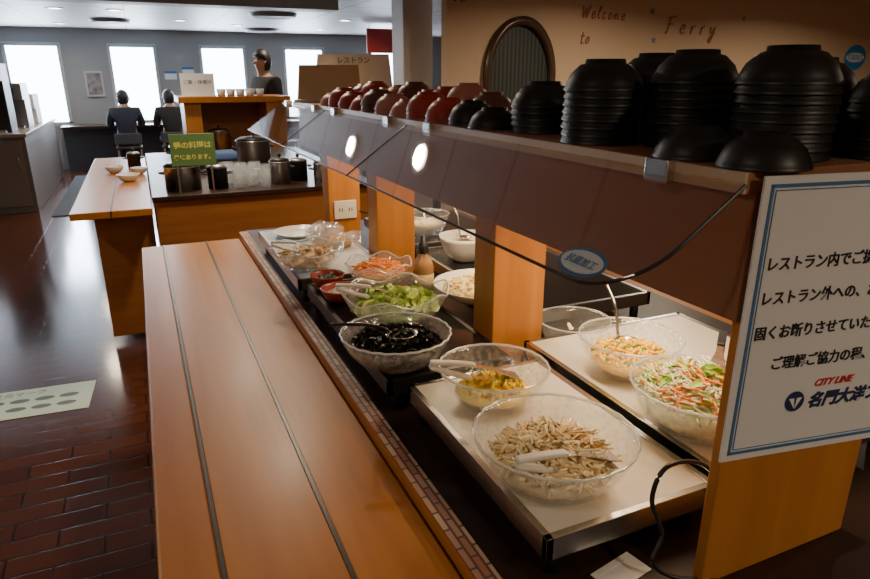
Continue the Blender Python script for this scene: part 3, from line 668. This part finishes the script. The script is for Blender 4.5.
# ---------------------------------------------------------------- people
SKIN=plain('skin',(.36,.20,.13),.5); HAIR=plain('hair_black',(.012,.010,.010),.5); SH1=plain('shirt_navy',(.015,.02,.04),.8); SH2=plain('shirt_black',(.012,.012,.015),.8); TR=plain('trousers_dark',(.02,.02,.025),.8)
def skin(name,pts,edges,mat,parent=None,loc=(0,0,0),rot=(0,0,0),root=0,lv=2):
    me=bpy.data.meshes.new(name); me.from_pydata([p[:3] for p in pts],edges,[]); me.materials.append(mat)
    o=bpy.data.objects.new(name,me); link(o,parent,loc,rot)
    o.modifiers.new('skin','SKIN').use_smooth_shade=True; sv=me.skin_vertices[0].data
    for i,p in enumerate(pts):
        r=p[3]; sv[i].radius=(r,r) if not isinstance(r,tuple) else r
        sv[i].use_root=(i==root)
    s=o.modifiers.new('sub','SUBSURF'); s.levels=lv; s.render_levels=lv
    return o
def person(x,y,rz,sit,shirt,label,sc=1):
    if sit:
        P=[(0,-.02,.55,.13),(0,-.03,.74,.135),(0,0,.95,.15),(0,.02,1.08,.085),(0,.04,1.14,.06),(0,.05,1.20,.085),(0,.045,1.25,.075)]
        Lg=lambda s:[(s*.10,.10,.53,.085),(s*.12,.42,.53,.06),(s*.12,.40,.28,.045),(s*.12,.38,.08,.035),(s*.12,.50,.04,.032)]
        Am=lambda s:[(s*.19,0,1.00,.075),(s*.24,.06,.80,.048),(s*.16,.30,.80,.032),(s*.11,.38,.795,.022)]
    else:
        P=[(0,0,.95,.13),(0,0,1.12,.125),(0,.01,1.33,.14),(0,.01,1.46,.08),(0,.03,1.53,.06),(0,.04,1.60,.088),(0,.035,1.66,.078)]
        Lg=lambda s:[(s*.09,0,.84,.085),(s*.10,.02,.48,.058),(s*.10,-.01,.25,.045),(s*.10,-.03,.08,.035),(s*.10,.10,.035,.032)]
        Am=lambda s:[(s*.19,0,1.40,.075),(s*.24,-.01,1.12,.048),(s*.19,.16,1.0,.032),(s*.17,.22,1.0,.022)]
    pts=list(P); E=[(i,i+1) for i in range(len(P)-1)]
    hz=P[5]
    for s in(-1,1):
        b=len(pts); L=Lg(s); pts+=L; E.append((0,b)); E+=[(b+i,b+i+1) for i in range(len(L)-1)]
        b=len(pts); Aa=Am(s); pts+=Aa; E.append((2,b)); E+=[(b+i,b+i+1) for i in range(len(Aa)-1)]
        h=b+len(Aa)-1; hp=Aa[-1]
        for k in range(5):
            dx=(-.022+.011*k); l=[.045,.07,.078,.072,.055][k]; q=len(pts)
            if k==0: pts+=[(hp[0]-s*.03,hp[1]+.015,hp[2],.009),(hp[0]-s*.04,hp[1]+.04,hp[2]-.005,.008)]
            else: pts+=[(hp[0]+s*(dx-.005),hp[1]+.04,hp[2],.009),(hp[0]+s*(dx-.004),hp[1]+.035+l*.6,hp[2]-.012,.008)]
            E+=[(h,q),(q,q+1)]
    o=skin('person',pts,E,SKIN,None,(x,y,0),(0,0,rz)); tag(o,label,"person"); o.scale=(sc,sc,sc)
    T=[(p[0],p[1],p[2],p[3]*1.12) for p in P[:3]]+[(0,P[3][1],P[3][2]-.02,.10)]
    E=[(0,1),(1,2),(2,3)]
    for s in(-1,1):
        b=len(T); Aa=Am(s)[:2]+[tuple(a*.55+c*.45 for a,c in zip(Am(s)[1],Am(s)[2]))]; T+=[(a[0],a[1],a[2],a[3]*1.22) for a in Aa]; E+=[(2,b),(b,b+1),(b+1,b+2)]
    skin('shirt',T,E,shirt,o)
    T=[(P[0][0],P[0][1],P[0][2],P[0][3]*1.1)]; E=[]
    for s in(-1,1):
        b=len(T); T+=[(a[0],a[1],a[2],a[3]*1.2) for a in Lg(s)[:4]]; E+=[(0,b),(b,b+1),(b+1,b+2),(b+2,b+3)]
    skin('trousers',T,E,TR,o)
    bm=bmesh.new(); bmesh.ops.create_uvsphere(bm,u_segments=24,v_segments=16,radius=1); V=[];F=[]
    for v in bm.verts:
        c=v.co.copy(); 
        if c.z<.35 and c.y>.05: c.y=.05+ (c.y-.05)*.10
        V.append((c.x*.098,c.y*.108+hz[1]-.012,c.z*.130+hz[2]+.022))
    for f in bm.faces:F.append(tuple(v.index for v in f.verts))
    bm.free(); mesh_obj('hair',V,F,HAIR,o,smooth=True)
    A=Acc(); hc=Vector((0,hz[1]+.085,hz[2]+.005)); A.blob(hc,.012,.016,.02,0,0,2)
    for s in(-1,1): A.blob((s*.095,hz[1]+.01,hz[2]+.005),.01,.016,.026,0,0,2)
    mesh_obj('nose_and_ears',A.V,A.F,SKIN,o,smooth=True)
    A=Acc()
    for s in(-1,1): A.blob((s*.032,hz[1]+.083,hz[2]+.028),.008,.004,.004,0,0,1)
    A.blob((0,hz[1]+.082,hz[2]-.035),.016,.003,.003,0,0,1)
    mesh_obj('eyes_and_mouth',A.V,A.F,HAIR,o,smooth=True)
    return o
person(-.20,11.92,0,True,SH1,"person in navy shirt seated facing the window")
person(.50,11.92,.1,True,SH2,"person in black top seated facing the window")
p=person(1.42,8.05,1.9,False,SH2,"person in black clothes standing behind the station",1.06)
# ---------------------------------------------------------------- partition wall decorations
GOLD=plain('letter_rose',(.40,.13,.075),.5)
GL={'W':([[(0,1),(.22,0),(.42,.8),(.62,0),(.9,1.05)]],.95),'e':([[(.05,.28),(.42,.36),(.34,.58),(.12,.5),(.06,.2),(.22,0),(.5,.12)]],.52),
'l':([[(.05,.2),(.3,.85),(.2,1.05),(.1,.7),(.12,.15),(.3,.02)]],.36),'c':([[(.42,.5),(.25,.58),(.06,.3),(.2,0),(.45,.12)]],.5),'o':([[(.25,.56),(.06,.3),(.2,0),(.44,.22),(.36,.54),(.2,.56)]],.52),
'm':([[(.02,0),(.06,.5),(.12,.35),(.26,.55),(.30,0)],[(.30,.3),(.46,.55),(.54,.4),(.56,.05),(.66,.04)]],.74),'t':([[(.2,.95),(.16,.2),(.28,0),(.4,.08)],[(.02,.62),(.2,.66),(.4,.66)]],.46),
'F':([[(.3,1),(.26,.5),(.14,0),(0,.05)],[(.02,.9),(.3,1),(.6,1),(.85,1.1)],[(.14,.52),(.35,.56),(.6,.55)]],.85),'r':([[(.04,.5),(.1,.3),(.08,0)],[(.1,.32),(.22,.52),(.4,.5)]],.46),
'y':([[(.05,.55),(.12,.2),(.28,.15),(.44,.5)],[(.46,.55),(.4,0),(.24,-.45),(.05,-.35),(.2,-.1),(.55,.15)]],.6)}
def script_word(word,x,z,h,label,gap=.12,drop=0):
    root=empty('wall_lettering',(x,4.493,z)); tag(root,label,"lettering"); cx=0
    for ch in word:
        V=[];F=[]
        st_,w_=GL[ch]
        for s in st_: tubev(V,F,catmull([((px*.9+py*.18)*h,0,py*h) for px,py in s],6),.0055,5)
        mesh_obj('letter',V,F,GOLD,root,(cx*h,0,-drop*cx*h),smooth=True)
        cx+=w_+gap
script_word("Welcome",3.27,1.99,.085,"thin cursive rose letters spelling Welcome on the wall",.16,.02)
script_word("to",3.27,1.80,.085,"thin cursive rose letters spelling to on the wall")
script_word("Ferry",4.13,1.90,.125,"thin cursive rose letters spelling Ferry on the wall",.42,.02)
STAR=plain('star_blue',(.20,.22,.28),.5)
for (x,z) in [(3.98,2.06),(4.02,1.84),(5.02,2.04)]:
    V=[]; 
    for i in range(10):
        r=.028 if i%2==0 else .011; t=math.pi/2+i*math.pi/5; V.append((r*math.cos(t),0,r*math.sin(t)))
    V+= [(a,-.005,c) for a,b,c in V]; F=[tuple(range(10)),tuple(range(10,20))]+[(i,(i+1)%10,10+(i+1)%10,10+i) for i in range(10)]
    o=mesh_obj('wall_star',V,F,STAR,None,(x,4.499,z)); tag(o,"small star ornament on the wall","ornament","wall stars")
e=empty('oval_window',(2.72,4.5,1.55)); tag(e,"oval wall window with dark frame and striped curtain","window")
V=[];F=[];N=64
for i in range(N):
    t=2*math.pi*i/N
    for (s,yy) in ((1.0,0),(1.0,-.05),(.87,-.06),(.85,-.03)): V.append((.31*s*math.cos(t),yy,.43*s*math.sin(t)))
for i in range(N):
    j=(i+1)%N
    for k in range(3): F.append((i*4+k,i*4+k+1,j*4+k+1,j*4+k))
mesh_obj('oval_frame',V,F,plain('frame_bronze',(.10,.06,.04),.3,.3),e,smooth=True)
V=[(0,-.004,0)];F=[]
for i in range(N):
    t=2*math.pi*i/N; V.append((.27*math.cos(t),-.004,.375*math.sin(t)))
F=[(0,1+i,1+(i+1)%N) for i in range(N)]
cm,nt,b=_new('curtain_stripe'); wv=nt.nodes.new('ShaderNodeTexWave'); wv.inputs['Scale'].default_value=9; tc=nt.nodes.new('ShaderNodeTexCoord'); nt.links.new(tc.outputs['Object'],wv.inputs['Vector'])
rp=nt.nodes.new('ShaderNodeValToRGB'); rp.color_ramp.elements[0].color=(.01,.015,.012,1); rp.color_ramp.elements[1].color=(.05,.06,.055,1); nt.links.new(wv.outputs['Fac'],rp.inputs['Fac']); nt.links.new(rp.outputs['Color'],b.inputs['Base Color'])
mesh_obj('curtain',V,F,cm,e)
e=empty('oval_sticker',(6.62,4.497,1.73),(math.pi/2,0,0)); tag(e,"oval blue and white hygiene sticker on the wall","sticker")
BLU2=plain('sticker_bright_blue',(.02,.22,.60),.4)
oval('sticker_base',.16,.12,BLU2,0,e); oval('sticker_face',.135,.045,SWH,.0006,e,.001); text('lettering',"抗菌加工",.06,BLU2,e,(0,-.02,.003),align='CENTER')
A=Acc()
for i in range(60): A.leaf((R.uniform(-.14,.14),R.uniform(-.08,0),R.uniform(-.16,.02)),.07,.045,R.choice([0,0,1]),.4,3)
for i in range(10): A.blob((R.uniform(-.12,.12),R.uniform(-.1,-.04),R.uniform(-.12,0)),.02,.02,.02,2)
o=A.build('flower_garland',[plain('leaf_green',(.08,.14,.04),.6),plain('leaf_tan',(.30,.24,.12),.6),plain('flower_pink',(.5,.3,.22),.6)],(2.12,4.42,2.22),"artificial flower garland on the pillar","garland")
